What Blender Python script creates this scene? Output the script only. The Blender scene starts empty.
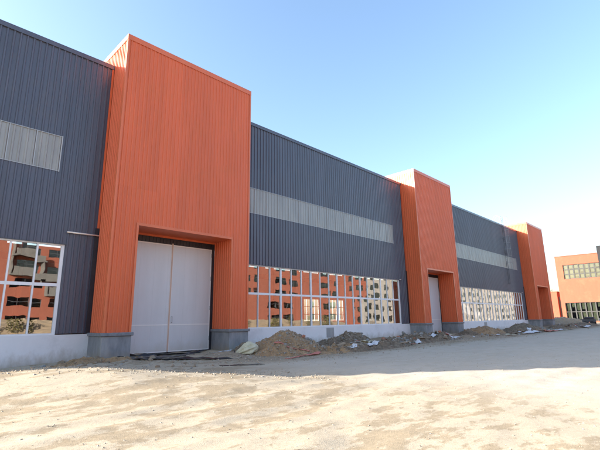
import bpy, math, random
import numpy as np
from mathutils import Matrix, Vector

scene = bpy.context.scene
COL = scene.collection
random.seed(11)
R = math.radians

# ------------------------------------------------------------------ camera
cam_data = bpy.data.cameras.new('camera')
cam = bpy.data.objects.new('camera', cam_data)
COL.objects.link(cam)
cam_data.sensor_width = 36.0
cam_data.lens = 24.99
cam_data.clip_start = 0.1
cam_data.clip_end = 6000
FW = Vector((0.69612013, 0.68277887, 0.22187784))
RT = Vector((0.70238678, -0.71166391, -0.01368545))
UP = Vector((-0.14855831, -0.16537078, 0.97497843))
m4 = Matrix.Identity(4)
for i in range(3):
    m4[i][0], m4[i][1], m4[i][2] = RT[i], UP[i], -FW[i]
m4.translation = Vector((-6.9716, -19.9011, 1.6))
cam.matrix_world = m4
scene.camera = cam

# ------------------------------------------------------------------ sky, sun, exposure
SUN_EL, SUN_AZ = R(18.0), R(-52.9)          # azimuth from +Y towards +X
world = bpy.data.worlds.new('World')
scene.world = world
world.use_nodes = True
wn = world.node_tree
sky = wn.nodes.new('ShaderNodeTexSky')
sky.sky_type = 'NISHITA'
sky.sun_disc = False
sky.sun_elevation = SUN_EL
sky.sun_rotation = SUN_AZ
sky.altitude = 0
sky.air_density = 1.15
sky.dust_density = 2.2
sky.ozone_density = 2.3
bg = wn.nodes['Background']
wn.links.new(sky.outputs[0], bg.inputs[0])
bg.inputs[1].default_value = 0.086
sun_data = bpy.data.lights.new('sun', 'SUN')
sun_data.energy = 3.4
sun_data.angle = R(0.55)
sun_data.color = (1.0, 0.93, 0.82)
sun = bpy.data.objects.new('sun', sun_data)
COL.objects.link(sun)
sd = Vector((math.sin(SUN_AZ) * math.cos(SUN_EL), math.cos(SUN_AZ) * math.cos(SUN_EL), math.sin(SUN_EL)))
sun.rotation_euler = sd.to_track_quat('Z', 'Y').to_euler()
sun.location = (-40, 40, 40)
vs = scene.view_settings
vs.view_transform = 'Standard'
vs.look = 'None'
vs.gamma = 1.0
vs.use_curve_mapping = False
vs.exposure = 2.48
scene.render.engine = 'CYCLES'
scene.cycles.use_denoising = True
scene.cycles.max_bounces = 8
scene.cycles.transparent_max_bounces = 12
scene.cycles.sample_clamp_indirect = 6.0

# ------------------------------------------------------------------ materials
def nodes(name):
    m = bpy.data.materials.new(name)
    m.use_nodes = True
    nt = m.node_tree
    return m, nt, nt.nodes['Principled BSDF'], nt.nodes['Material Output']

def coords(nt, scale=(1, 1, 1)):
    g = nt.nodes.new('ShaderNodeNewGeometry')
    mp = nt.nodes.new('ShaderNodeMapping')
    mp.inputs['Scale'].default_value = scale
    nt.links.new(g.outputs['Position'], mp.inputs['Vector'])
    return mp.outputs['Vector']

def noise(nt, vec, scale, detail=5, rough=0.6):
    n = nt.nodes.new('ShaderNodeTexNoise')
    n.inputs['Scale'].default_value = scale
    n.inputs['Detail'].default_value = detail
    n.inputs['Roughness'].default_value = rough
    nt.links.new(vec, n.inputs['Vector'])
    return n.outputs['Fac']

def ramp(nt, fac, stops):
    r = nt.nodes.new('ShaderNodeValToRGB')
    el = r.color_ramp.elements
    while len(el) < len(stops):
        el.new(0.5)
    for e, (p, c) in zip(el, stops):
        e.position = p
        e.color = (c[0], c[1], c[2], 1) if isinstance(c, (tuple, list)) else (c, c, c, 1)
    nt.links.new(fac, r.inputs[0])
    return r.outputs['Color']

def mix(nt, fac, a, b, blend='MIX'):
    n = nt.nodes.new('ShaderNodeMix')
    n.data_type = 'RGBA'
    n.blend_type = blend
    for s, v in ((n.inputs[0], fac), (n.inputs[6], a), (n.inputs[7], b)):
        if hasattr(v, 'is_linked'):
            nt.links.new(v, s)
        elif isinstance(v, (tuple, list)):
            s.default_value = (v[0], v[1], v[2], 1)
        else:
            s.default_value = v
    return n.outputs[2]

def bump(nt, bsdf, height, strength, dist=0.02):
    b = nt.nodes.new('ShaderNodeBump')
    b.inputs['Strength'].default_value = strength
    b.inputs['Distance'].default_value = dist
    nt.links.new(height, b.inputs['Height'])
    nt.links.new(b.outputs[0], bsdf.inputs['Normal'])

def paint(name, base, rough=0.4, var=0.15, dirt=(0.3, 0.24, 0.18), dirt_amt=0.12, scale=1.0, spec=0.5, streak=True, sheet=0.0):
    """coated sheet: broad tone variation, vertical rain streaks, dusty spots"""
    m, nt, b, _ = nodes(name)
    v1 = coords(nt, (1, 1, 0.12) if streak else (1, 1, 1))
    n1 = noise(nt, v1, 2.4 * scale, 6)
    dark = tuple(c * (1 - var) for c in base)
    lite = tuple(min(1, c * (1 + var)) for c in base)
    c1 = ramp(nt, n1, [(0.3, dark), (0.7, lite)])
    n2 = noise(nt, coords(nt), 0.9 * scale, 8, 0.7)
    f = ramp(nt, n2, [(0.5, 0.0), (0.8, dirt_amt)])
    c2 = mix(nt, f, c1, dirt)
    if sheet:
        # each metre-wide sheet comes from its own coil: tone differs slightly from its neighbours
        fl = nt.nodes.new('ShaderNodeVectorMath')
        fl.operation = 'FLOOR'
        nt.links.new(coords(nt, (1.0, 1.0, 0.13)), fl.inputs[0])
        wn_ = nt.nodes.new('ShaderNodeTexWhiteNoise')
        wn_.noise_dimensions = '3D'
        nt.links.new(fl.outputs[0], wn_.inputs['Vector'])
        c2 = mix(nt, 1.0, c2, ramp(nt, wn_.outputs['Value'], [(0.0, 1 - sheet), (1.0, 1.0)]), 'MULTIPLY')
    nt.links.new(c2, b.inputs['Base Color'])
    r = ramp(nt, n2, [(0.3, rough * 0.85), (0.75, min(1, rough * 1.3))])
    nt.links.new(r, b.inputs['Roughness'])
    b.inputs['Specular IOR Level'].default_value = spec
    bump(nt, b, noise(nt, coords(nt), 1.7, 3), 0.10, 0.03)
    return m

def rough_mat(name, stops, scale=3.0, bstr=0.4, bdist=0.03, rough=0.9, detail=8, stretch=(1, 1, 1)):
    m, nt, b, _ = nodes(name)
    n = noise(nt, coords(nt, stretch), scale, detail, 0.65)
    nt.links.new(ramp(nt, n, stops), b.inputs['Base Color'])
    b.inputs['Roughness'].default_value = rough
    b.inputs['Specular IOR Level'].default_value = 0.2
    bump(nt, b, noise(nt, coords(nt), scale * 6, 6), bstr, bdist)
    return m

def splashed(m, top, soft, col, amt):
    """mud splashed on the lowest part of a wall, uneven along its length"""
    nt = m.node_tree
    b = nt.nodes['Principled BSDF']
    src = b.inputs['Base Color'].links[0].from_socket
    g = nt.nodes.new('ShaderNodeNewGeometry')
    sp = nt.nodes.new('ShaderNodeSeparateXYZ')
    nt.links.new(g.outputs['Position'], sp.inputs[0])
    n = noise(nt, coords(nt, (1, 1, 0.5)), 2.6, 7, 0.7)
    ma = nt.nodes.new('ShaderNodeMath')
    ma.operation = 'MULTIPLY_ADD'
    ma.inputs[1].default_value = -1.1
    nt.links.new(n, ma.inputs[0])
    nt.links.new(sp.outputs['Z'], ma.inputs[2])
    mr = nt.nodes.new('ShaderNodeMapRange')
    mr.inputs['From Min'].default_value = top - 0.55 - soft
    mr.inputs['From Max'].default_value = top - 0.55 + soft
    mr.inputs['To Min'].default_value = amt
    mr.inputs['To Max'].default_value = 0.0
    nt.links.new(ma.outputs[0], mr.inputs['Value'])
    nt.links.new(mix(nt, mr.outputs[0], src, col), b.inputs['Base Color'])

M = {}
M['orange'] = paint('orange_coated_steel', (0.70, 0.145, 0.054), 0.42, 0.07, (0.42, 0.2, 0.1), 0.16, spec=0.4, sheet=0.07)
M['orange_trim'] = paint('orange_flashing', (0.66, 0.145, 0.052), 0.35, 0.06, dirt_amt=0.1)
M['navy'] = paint('charcoal_blue_steel', (0.090, 0.098, 0.135), 0.34, 0.12, (0.15, 0.14, 0.14), 0.3, sheet=0.12)
M['navy_dark'] = paint('dark_navy_flashing', (0.022, 0.025, 0.034), 0.4, 0.1)
M['plaster'] = rough_mat('white_plaster', [(0.25, (0.58, 0.57, 0.58)), (0.45, (0.74, 0.73, 0.74)), (0.8, (0.80, 0.79, 0.80))], 0.8, 0.25, 0.01)
M['door_white'] = paint('white_door_panel', (0.60, 0.605, 0.62), 0.45, 0.04, (0.5, 0.45, 0.38), 0.12)
M['door_trim'] = paint('pale_door_edge', (0.78, 0.76, 0.74), 0.4, 0.05)
M['seam'] = paint('grey_door_seam', (0.5, 0.51, 0.52), 0.5, 0.05)
M['tape'] = paint('pinkish_protective_tape', (0.52, 0.36, 0.28), 0.5, 0.2)
M['stone'] = rough_mat('grey_granite_plinth', [(0.3, (0.15, 0.155, 0.17)), (0.55, (0.25, 0.255, 0.27)), (0.8, (0.36, 0.355, 0.35))], 2.2, 0.2, 0.01, 0.6, stretch=(1, 1, 0.35))
M['stone_cap'] = rough_mat('grey_granite_cap', [(0.3, (0.15, 0.155, 0.17)), (0.8, (0.27, 0.275, 0.29))], 5, 0.2, 0.01, 0.6)
M['alu'] = paint('white_window_frame', (0.80, 0.81, 0.83), 0.35, 0.03, dirt_amt=0.06, streak=False)
M['concrete'] = rough_mat('concrete', [(0.3, (0.24, 0.235, 0.225)), (0.8, (0.36, 0.35, 0.33))], 1.5, 0.2)
M['balcony'] = rough_mat('weathered_balcony', [(0.3, (0.13, 0.125, 0.115)), (0.8, (0.2, 0.19, 0.18))], 1.5, 0.2)
M['inner_wall'] = rough_mat('interior_panel', [(0.3, (0.42, 0.42, 0.43)), (0.8, (0.55, 0.55, 0.55))], 1.0, 0.05)
M['steel_grey'] = paint('grey_steel', (0.32, 0.33, 0.34), 0.45, 0.1)
M['steel_dark'] = paint('dark_steel', (0.07, 0.075, 0.085), 0.5, 0.15)
M['red_primer'] = paint('red_primer_steel', (0.30, 0.075, 0.045), 0.55, 0.15)
M['yellow'] = paint('yellow_crane_paint', (0.72, 0.47, 0.07), 0.45, 0.08)
M['pipe'] = paint('galvanised_pipe', (0.78, 0.70, 0.64), 0.4, 0.1, streak=False)
M['gasket'] = paint('black_rubber', (0.02, 0.02, 0.022), 0.6, 0.2)
M['film'] = paint('black_plastic_film', (0.018, 0.018, 0.022), 0.32, 0.3, (0.16, 0.13, 0.1), 0.5, streak=False)
M['sack'] = rough_mat('pale_yellow_woven_sack', [(0.3, (0.44, 0.41, 0.29)), (0.7, (0.62, 0.585, 0.45))], 5, 0.4, 0.02)
M['rag_white'] = rough_mat('dusty_white_sheet', [(0.3, (0.45, 0.45, 0.46)), (0.7, (0.72, 0.72, 0.73))], 4, 0.4, 0.02, 0.6)
M['rag_red'] = rough_mat('faded_red_netting', [(0.3, (0.42, 0.13, 0.10)), (0.7, (0.58, 0.25, 0.2))], 6, 0.4, 0.02)
M['timber'] = rough_mat('weathered_timber', [(0.3, (0.24, 0.18, 0.12)), (0.7, (0.38, 0.31, 0.23))], 5, 0.3, 0.01, stretch=(1, 1, 1))
M['brick'] = rough_mat('broken_brick', [(0.3, (0.32, 0.12, 0.07)), (0.7, (0.44, 0.2, 0.12))], 6, 0.4, 0.02)
M['rock'] = rough_mat('brown_stone', [(0.3, (0.17, 0.125, 0.085)), (0.7, (0.32, 0.25, 0.18))], 5, 0.5, 0.03)
M['rock_grey'] = rough_mat('grey_stone', [(0.3, (0.17, 0.165, 0.16)), (0.7, (0.34, 0.33, 0.31))], 5, 0.5, 0.03)
M['gravel'] = rough_mat('mixed_gravel', [(0.3, (0.2, 0.155, 0.11)), (0.5, (0.33, 0.275, 0.21)), (0.7, (0.44, 0.39, 0.33))], 2.5, 0.3, 0.02)
M['soil'] = rough_mat('brown_soil', [(0.3, (0.27, 0.17, 0.09)), (0.5, (0.40, 0.265, 0.15)), (0.75, (0.50, 0.355, 0.22))], 2.6, 1.0, 0.1)
M['soil_dark'] = rough_mat('dark_soil', [(0.3, (0.13, 0.098, 0.066)), (0.5, (0.225, 0.172, 0.122)), (0.75, (0.35, 0.28, 0.205))], 2.8, 1.0, 0.1)
M['soil_sand'] = rough_mat('sandy_soil', [(0.3, (0.27, 0.20, 0.13)), (0.8, (0.38, 0.29, 0.2))], 2.0, 0.6, 0.05)
M['bark'] = rough_mat('bark', [(0.3, (0.10, 0.08, 0.07)), (0.7, (0.2, 0.17, 0.14))], 8, 0.3)
M['leaf_dry'] = rough_mat('dry_olive_leaves', [(0.3, (0.08, 0.075, 0.03)), (0.7, (0.14, 0.12, 0.05))], 4, 0.1)
M['brickface'] = paint('orange_facing', (0.31, 0.075, 0.045), 0.7, 0.05, (0.5, 0.28, 0.18), 0.2, 0.5, 0.2)
M['redface'] = paint('brick_red_facing', (0.28, 0.09, 0.058), 0.75, 0.06, (0.4, 0.2, 0.14), 0.2, 0.5, 0.2)
M['paleface'] = paint('pale_cream_facing', (0.33, 0.30, 0.27), 0.75, 0.06, (0.3, 0.25, 0.2), 0.2, 0.5, 0.2)
M['greyface'] = paint('grey_facing', (0.024, 0.026, 0.03), 0.7, 0.06, dirt_amt=0.02, scale=0.5, spec=0.1)
M['dark_frame'] = paint('dark_window_frame', (0.018, 0.02, 0.022), 0.5, 0.1, streak=False)
M['dark_room'] = paint('dim_room', (0.10, 0.11, 0.10), 0.8, 0.2)
M['curtain'] = paint('pale_window_blind', (0.24, 0.245, 0.215), 0.6, 0.12, streak=False)

splashed(M['plaster'], 0.22, 0.28, (0.36, 0.29, 0.21), 0.75)
splashed(M['stone'], 0.22, 0.25, (0.30, 0.24, 0.17), 0.7)
splashed(M['door_white'], 0.35, 0.3, (0.45, 0.38, 0.29), 0.5)

# window glass: one sheet, partly see-through, partly mirror, slightly wavy
def glass(name, tint, add, wav):
    m, nt, b, out = nodes(name)
    nt.nodes.remove(b)
    tr = nt.nodes.new('ShaderNodeBsdfTransparent')
    tr.inputs[0].default_value = (*tint, 1)
    gl = nt.nodes.new('ShaderNodeBsdfGlossy')
    gl.inputs['Color'].default_value = (0.95, 0.96, 0.97, 1)
    gl.inputs['Roughness'].default_value = 0.0
    fr = nt.nodes.new('ShaderNodeLayerWeight')      # facing term: the same from both sides of the sheet
    fr.inputs['Blend'].default_value = 0.5
    pw = nt.nodes.new('ShaderNodeMath')
    pw.operation = 'POWER'
    pw.inputs[1].default_value = 3.5
    nt.links.new(fr.outputs['Facing'], pw.inputs[0])
    ad = nt.nodes.new('ShaderNodeMath')
    ad.operation = 'MULTIPLY_ADD'
    ad.use_clamp = True
    ad.inputs[1].default_value = 1.0 - add
    ad.inputs[2].default_value = add
    nt.links.new(pw.outputs[0], ad.inputs[0])
    bp = nt.nodes.new('ShaderNodeBump')
    bp.inputs['Strength'].default_value = wav
    bp.inputs['Distance'].default_value = 0.02
    nt.links.new(noise(nt, coords(nt), 1.1, 2, 0.4), bp.inputs['Height'])
    nt.links.new(bp.outputs[0], gl.inputs['Normal'])
    mx = nt.nodes.new('ShaderNodeMixShader')
    nt.links.new(ad.outputs[0], mx.inputs[0])
    nt.links.new(tr.outputs[0], mx.inputs[1])
    nt.links.new(gl.outputs[0], mx.inputs[2])
    nt.links.new(mx.outputs[0], out.inputs[0])
    return m
M['glass'] = glass('window_glass', (0.66, 0.69, 0.67), 0.27, 0.11)
M['glass_far'] = glass('far_window_glass', (0.6, 0.63, 0.58), 0.08, 0.1)

# translucent roof-light sheet
def translucent():
    m, nt, b, out = nodes('translucent_fibreglass_sheet')
    n1 = noise(nt, coords(nt, (1, 1, 0.25)), 1.6, 6)
    c = ramp(nt, n1, [(0.3, (0.30, 0.30, 0.30)), (0.7, (0.42, 0.415, 0.40))])
    nt.links.new(c, b.inputs['Base Color'])
    b.inputs['Roughness'].default_value = 0.16
    t = nt.nodes.new('ShaderNodeBsdfTranslucent')
    t.inputs[0].default_value = (0.55, 0.53, 0.45, 1)
    mx = nt.nodes.new('ShaderNodeMixShader')
    mx.inputs[0].default_value = 0.18
    nt.links.new(b.outputs[0], mx.inputs[1])
    nt.links.new(t.outputs[0], mx.inputs[2])
    nt.links.new(mx.outputs[0], out.inputs[0])
    return m
M['frp'] = translucent()
M['frp_edge'] = paint('skylight_edge', (0.42, 0.44, 0.46), 0.3, 0.08)

# site ground: pale dry sand with tan patches and fine gravel; browner trampled earth beside the wall
def ground_mat():
    m, nt, b, _ = nodes('dry_sandy_ground')
    v = coords(nt)
    vs_ = coords(nt, (0.55, 1.0, 1.0))
    big = noise(nt, vs_, 0.5, 10, 0.68)
    mid = noise(nt, vs_, 2.0, 10, 0.72)
    fine = noise(nt, v, 14.0, 6, 0.7)
    grit = noise(nt, v, 60.0, 3, 0.7)
    pale = ramp(nt, fine, [(0.25, (0.395, 0.325, 0.235)), (0.7, (0.475, 0.41, 0.315))])
    tan = ramp(nt, fine, [(0.25, (0.265, 0.21, 0.14)), (0.7, (0.375, 0.305, 0.215))])
    fsum = nt.nodes.new('ShaderNodeMath')
    fsum.operation = 'ADD'
    nt.links.new(big, fsum.inputs[0])
    nt.links.new(mid, fsum.inputs[1])
    patch = ramp(nt, fsum.outputs[0], [(0.0, 0.0), (0.498, 0.0), (0.528, 1.0)])
    # the ramp clamps at 1, so halve the sum
    fadd = nt.nodes.new('ShaderNodeMath')
    fadd.operation = 'MULTIPLY_ADD'
    fadd.inputs[1].default_value = 0.16
    nt.links.new(fine, fadd.inputs[0])
    nt.links.new(fsum.outputs[0], fadd.inputs[2])
    half = nt.nodes.new('ShaderNodeMath')
    half.operation = 'MULTIPLY'
    half.inputs[1].default_value = 0.4630
    nt.links.new(fadd.outputs[0], half.inputs[0])
    for l in list(nt.links):
        if l.from_socket == fsum.outputs[0] and l.to_node != fadd and l.to_node.type == 'VALTORGB':
            dst = l.to_socket
            nt.links.remove(l)
            nt.links.new(half.outputs[0], dst)
    c = mix(nt, patch, pale, tan)
    # earth strip along the wall: attribute written per vertex from the distance to the wall
    at = nt.nodes.new('ShaderNodeAttribute')
    at.attribute_name = 'earth'
    earth = ramp(nt, mid, [(0.3, (0.27, 0.205, 0.135)), (0.7, (0.42, 0.335, 0.24))])
    c = mix(nt, at.outputs['Fac'], c, earth)
    at2 = nt.nodes.new('ShaderNodeAttribute')
    at2.attribute_name = 'lane'
    lane = ramp(nt, mid, [(0.35, (0.47, 0.405, 0.325)), (0.68, (0.63, 0.57, 0.485))])
    c = mix(nt, at2.outputs['Fac'], c, lane)
    g = ramp(nt, grit, [(0.3, 0.82), (0.62, 1.0), (0.8, 1.12)])
    c = mix(nt, 1.0, c, g, 'MULTIPLY')
    nt.links.new(c, b.inputs['Base Color'])
    b.inputs['Roughness'].default_value = 0.95
    b.inputs['Specular IOR Level'].default_value = 0.1
    hs = nt.nodes.new('ShaderNodeMath')
    hs.operation = 'ADD'
    nt.links.new(fine, hs.inputs[0])
    nt.links.new(grit, hs.inputs[1])
    bump(nt, b, hs.outputs[0], 0.35, 0.018)
    return m
M['ground'] = ground_mat()

# ------------------------------------------------------------------ mesh helpers
class MB:
    def __init__(self):
        self.v, self.f = [], []

    def quad(self, a, b, c, d):
        n = len(self.v)
        self.v += [tuple(a), tuple(b), tuple(c), tuple(d)]
        self.f.append((n, n + 1, n + 2, n + 3))

    def box(self, x0, x1, y0, y1, z0, z1):
        n = len(self.v)
        self.v += [(x, y, z) for z in (z0, z1) for y in (y0, y1) for x in (x0, x1)]
        for q in ((0, 2, 3, 1), (4, 5, 7, 6), (0, 1, 5, 4), (2, 6, 7, 3), (0, 4, 6, 2), (1, 3, 7, 5)):
            self.f.append(tuple(n + i for i in q))
        return self

    def bar(self, a, b, r, r2=None, n=8):
        a, b = Vector(a), Vector(b)
        r2 = r if r2 is None else r2
        d = (b - a).normalized()
        u = d.orthogonal().normalized()
        w = d.cross(u)
        s = len(self.v)
        for p, rr in ((a, r), (b, r2)):
            for i in range(n):
                t = 2 * math.pi * i / n
                self.v.append(tuple(p + (u * math.cos(t) + w * math.sin(t)) * rr))
        for i in range(n):
            j = (i + 1) % n
            self.f.append((s + i, s + j, s + n + j, s + n + i))
        self.f.append(tuple(s + i for i in reversed(range(n))))
        self.f.append(tuple(s + n + i for i in range(n)))
        return self

    def path(self, pts, r, n=8):
        for a, b in zip(pts[:-1], pts[1:]):
            self.bar(a, b, r, r, n)
        return self

    def ribbed(self, org, along, out, L0, L1, z0, z1, pitch, depth, phase=0.0, crest=0.22, slope=0.10):
        """trapezoidal sheet: ribs run up in z, profile runs along 'along', ribs stand out along 'out'"""
        if L1 - L0 < 1e-4 or z1 - z0 < 1e-4:
            return self
        ks = []
        k = math.floor((L0 - phase) / pitch) - 1
        while phase + k * pitch < L1 + pitch:
            s = phase + k * pitch
            ks += [(s, 0), (s + pitch * (1 - crest - 2 * slope), 0), (s + pitch * (1 - crest - slope), depth), (s + pitch * (1 - slope), depth)]
            k += 1
        def at(s):
            for (a, da), (b, db) in zip(ks[:-1], ks[1:]):
                if a <= s <= b:
                    return da + (db - da) * (s - a) / max(1e-9, b - a)
            return 0
        pr = [(L0, at(L0))] + [p for p in ks if L0 + 1e-4 < p[0] < L1 - 1e-4] + [(L1, at(L1))]
        org, along, out = Vector(org), Vector(along), Vector(out)
        s0 = len(self.v)
        for s, d in pr:
            p = org + along * s + out * d
            self.v.append((p.x, p.y, z0))
            self.v.append((p.x, p.y, z1))
        for i in range(len(pr) - 1):
            a = s0 + 2 * i
            self.f.append((a, a + 2, a + 3, a + 1))
        return self

    def build(self, name, mat, parent=None, smooth=False, origin=None):
        me = bpy.data.meshes.new(name)
        o = bpy.data.objects.new(name, me)
        vv = self.v
        if origin is not None:
            ox, oy, oz = origin
            vv = [(x - ox, y - oy, z - oz) for x, y, z in vv]
            o.location = origin
        me.from_pydata(vv, [], self.f)
        me.materials.append(mat)
        if smooth:
            me.polygons.foreach_set('use_smooth', [True] * len(me.polygons))
        me.update()
        COL.objects.link(o)
        if parent is not None:
            attach(o, parent)
        return o

def world_loc(o):
    p = o.location.copy()
    while o.parent:
        o = o.parent
        p += o.location
    return p

def attach(o, parent):
    """parent with plain offsets (no rotations in use): keep the world place"""
    o.location = o.location - world_loc(parent)
    o.parent = parent

def bevel(o, w=0.015, seg=2):
    b = o.modifiers.new('bevel', 'BEVEL')
    b.width = w
    b.segments = seg
    b.limit_method = 'ANGLE'
    return o

def empty(name, loc, label=None, cat=None, group=None):
    o = bpy.data.objects.new(name, None)
    o.empty_display_size = 0.5
    o.location = loc
    COL.objects.link(o)
    if label:
        tag(o, label, cat, group)
    return o

def tag(o, label, cat, group=None, kind=None):
    o['label'] = label
    o['category'] = cat
    if group:
        o['group'] = group
    if kind:
        o['kind'] = kind
    return o

# numpy value noise
_rng = np.random.RandomState(5)
_T = _rng.rand(256, 256)
def vnoise(x, y):
    xi, yi = np.floor(x).astype(int), np.floor(y).astype(int)
    fx, fy = x - xi, y - yi
    fx, fy = fx * fx * (3 - 2 * fx), fy * fy * (3 - 2 * fy)
    a, b = _T[xi & 255, yi & 255], _T[(xi + 1) & 255, yi & 255]
    c, d = _T[xi & 255, (yi + 1) & 255], _T[(xi + 1) & 255, (yi + 1) & 255]
    return (a * (1 - fx) + b * fx) * (1 - fy) + (c * (1 - fx) + d * fx) * fy - 0.5
def fbm(x, y, o=5):
    x, y = np.asarray(x, float), np.asarray(y, float)
    s, a = 0, 1.0
    for k in range(o):
        s = s + a * vnoise(x + 17.3 * k, y - 9.1 * k)
        x, y, a = x * 2.03, y * 2.03, a * 0.5
    return s
def sstep(a, b, x):
    t = np.clip((np.asarray(x, float) - a) / (b - a), 0, 1)
    return t * t * (3 - 2 * t)

# ------------------------------------------------------------------ building dimensions (metres; X along the front, Y into the building)
W, D, A = 7.572, 1.488, 1.142
TX = [0.0, 27.191, 60.042]
HT, H, P, O = 15.395, 14.295, 1.171, 5.957
S0, S1 = 8.186, 9.821
Q0, Q1, QM = 1.196, 4.876, 3.192
XL, XR = -12.5, 67.66
DEEP = 24.0

# ------------------------------------------------------------------ ground
def ground_h(x, y):
    x, y = np.asarray(x, float), np.asarray(y, float)
    near = sstep(60, 25, np.hypot(x - 10, y + 8))
    h = 0.045 * fbm(x * 0.22, y * 0.35, 4) * (0.4 + near)
    h = h + near * 0.022 * fbm(x * 1.6, y * 1.9, 5)
    h = h + near * 0.016 * np.clip(fbm(x * 3.1 + 7, y * 3.1, 3) - 0.22, 0, 1)
    # lumpy strip at the foot of the wall
    foot = sstep(-7.5, -2.0, y) * sstep(1.0, -0.5, y)
    h = h + foot * (0.06 + 0.22 * np.clip(fbm(x * 0.9, y * 0.9, 5) + 0.05, 0, 1)) * sstep(-16, -8, x) * sstep(80, 66, x)
    # wheel ruts running along the front
    for yc, wob, dep in ((-12.2, 0.0, 0.020), (-13.9, 0.0, 0.020), (-15.2, 2.0, 0.016), (-16.8, 2.0, 0.016), (-10.2, 4.0, 0.014)):
        c = yc + 0.5 * np.sin(x * 0.11 + wob) + 0.12 * np.sin(x * 0.5 + wob)
        t = (y - c) / 0.28
        tread = 0.5 + 0.5 * np.sin(x * 14 + (y - c) * 6)
        msk = near * np.clip(0.55 + 1.6 * fbm(x * 0.3 + wob, y * 0.3, 3), 0, 1)
        h = h - msk * dep * np.exp(-t * t) * (0.75 + 0.5 * tread) + msk * dep * 0.7 * np.exp(-((np.abs(t) - 1.6) / 0.5) ** 2)
    # dips towards the left end
    h = h - 0.26 * sstep(-0.5, -4.5, x) * sstep(-9, -1, y)
    # low sandy swell left of the first doorway
    crest = -0.756 * (x + 12.5) + 0.35
    amp = np.interp(x, [-12, -6, -2.4, -1.2, 0.0, 1.0, 2.0], [0.38, 0.47, 0.42, 0.28, 0.17, 0.07, 0.0])
    h = h + amp * sstep(-5.5, -0.2, y - crest) * sstep(3.2, 0.2, y - crest)
    # level under and inside the building
    h = np.where(y > 0.02, h * sstep(2.0, 0.02, y) - 0.02, h)
    return h

def gh(x, y):
    return float(ground_h(x, y))

def axis(segs):
    out = []
    for a, b, s in segs:
        n = max(1, int(round((b - a) / s)))
        out += list(a + (b - a) * np.arange(n) / n)
    out.append(segs[-1][1])
    return np.array(out)
gx = axis([(-2500, -400, 300), (-400, -60, 40), (-60, -12, 3), (-12, 26, 0.10), (26, 48, 0.25), (48, 100, 0.8), (100, 300, 20), (300, 2500, 250)])
gy = axis([(-2500, -400, 300), (-400, -60, 40), (-60, -22, 2), (-22, 0.4, 0.10), (0.4, 4, 0.6), (4, 60, 8), (60, 400, 40), (400, 2500, 300)])
GX, GY = np.meshgrid(gx, gy)
GZ = ground_h(GX, GY)
nx, ny = len(gx), len(gy)
me = bpy.data.meshes.new('ground')
idx = np.arange(nx * ny).reshape(ny, nx)
faces = np.stack([idx[:-1, :-1], idx[:-1, 1:], idx[1:, 1:], idx[1:, :-1]], -1).reshape(-1, 4)
me.vertices.add(nx * ny)
me.vertices.foreach_set('co', np.stack([GX, GY, GZ], -1).reshape(-1).astype(np.float32))
me.loops.add(faces.size)
me.loops.foreach_set('vertex_index', faces.reshape(-1).astype(np.int32))
me.polygons.add(len(faces))
me.polygons.foreach_set('loop_start', (np.arange(len(faces)) * 4).astype(np.int32))
me.polygons.foreach_set('loop_total', np.full(len(faces), 4, np.int32))
me.polygons.foreach_set('use_smooth', np.ones(len(faces), bool))
at = me.attributes.new('earth', 'FLOAT', 'POINT')
e = sstep(-8.0, -4.8, GY + 1.1 * fbm(GX * 0.5, GY * 0.5, 4)) * sstep(1.0, 5.0, GX + 1.5 * fbm(GX * 0.4, GY * 0.4, 4)) * sstep(110, 80, GX)
at.data.foreach_set('value', (e * 0.9).reshape(-1).astype(np.float32))
at = me.attributes.new('lane', 'FLOAT', 'POINT')
ln = sstep(-6.8, -8.6, GY + 0.9 * fbm(GX * 0.25, GY * 0.8, 4)) * sstep(1.0, 5.0, GX) * sstep(-24, -19, GY)
at.data.foreach_set('value', (ln * 0.72).reshape(-1).astype(np.float32))
me.materials.append(M['ground'])
me.update(calc_edges=True)
me.validate()
ground = bpy.data.objects.new('ground', me)
ground['kind'] = 'structure'
COL.objects.link(ground)

# ------------------------------------------------------------------ factory hall
hall = empty('factory_hall', (26.0, 0.0, 0.0),
             'long charcoal steel factory hall with three tall orange entrance towers', 'factory building')
RIB, RD = 0.25, 0.042
bays = [dict(x0=XL, x1=0.0, w0=-11.899, w1=-1.449, s0=-11.978, s1=-1.978, n=11),
        dict(x0=W, x1=TX[1], w0=8.642, w1=TX[1] - 1.449, s0=8.2, s1=TX[1] - 1.978, n=18),
        dict(x0=TX[1] + W, x1=TX[2], w0=35.79, w1=TX[2] - 1.449, s0=35.4, s1=TX[2] - 1.978, n=24)]

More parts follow.
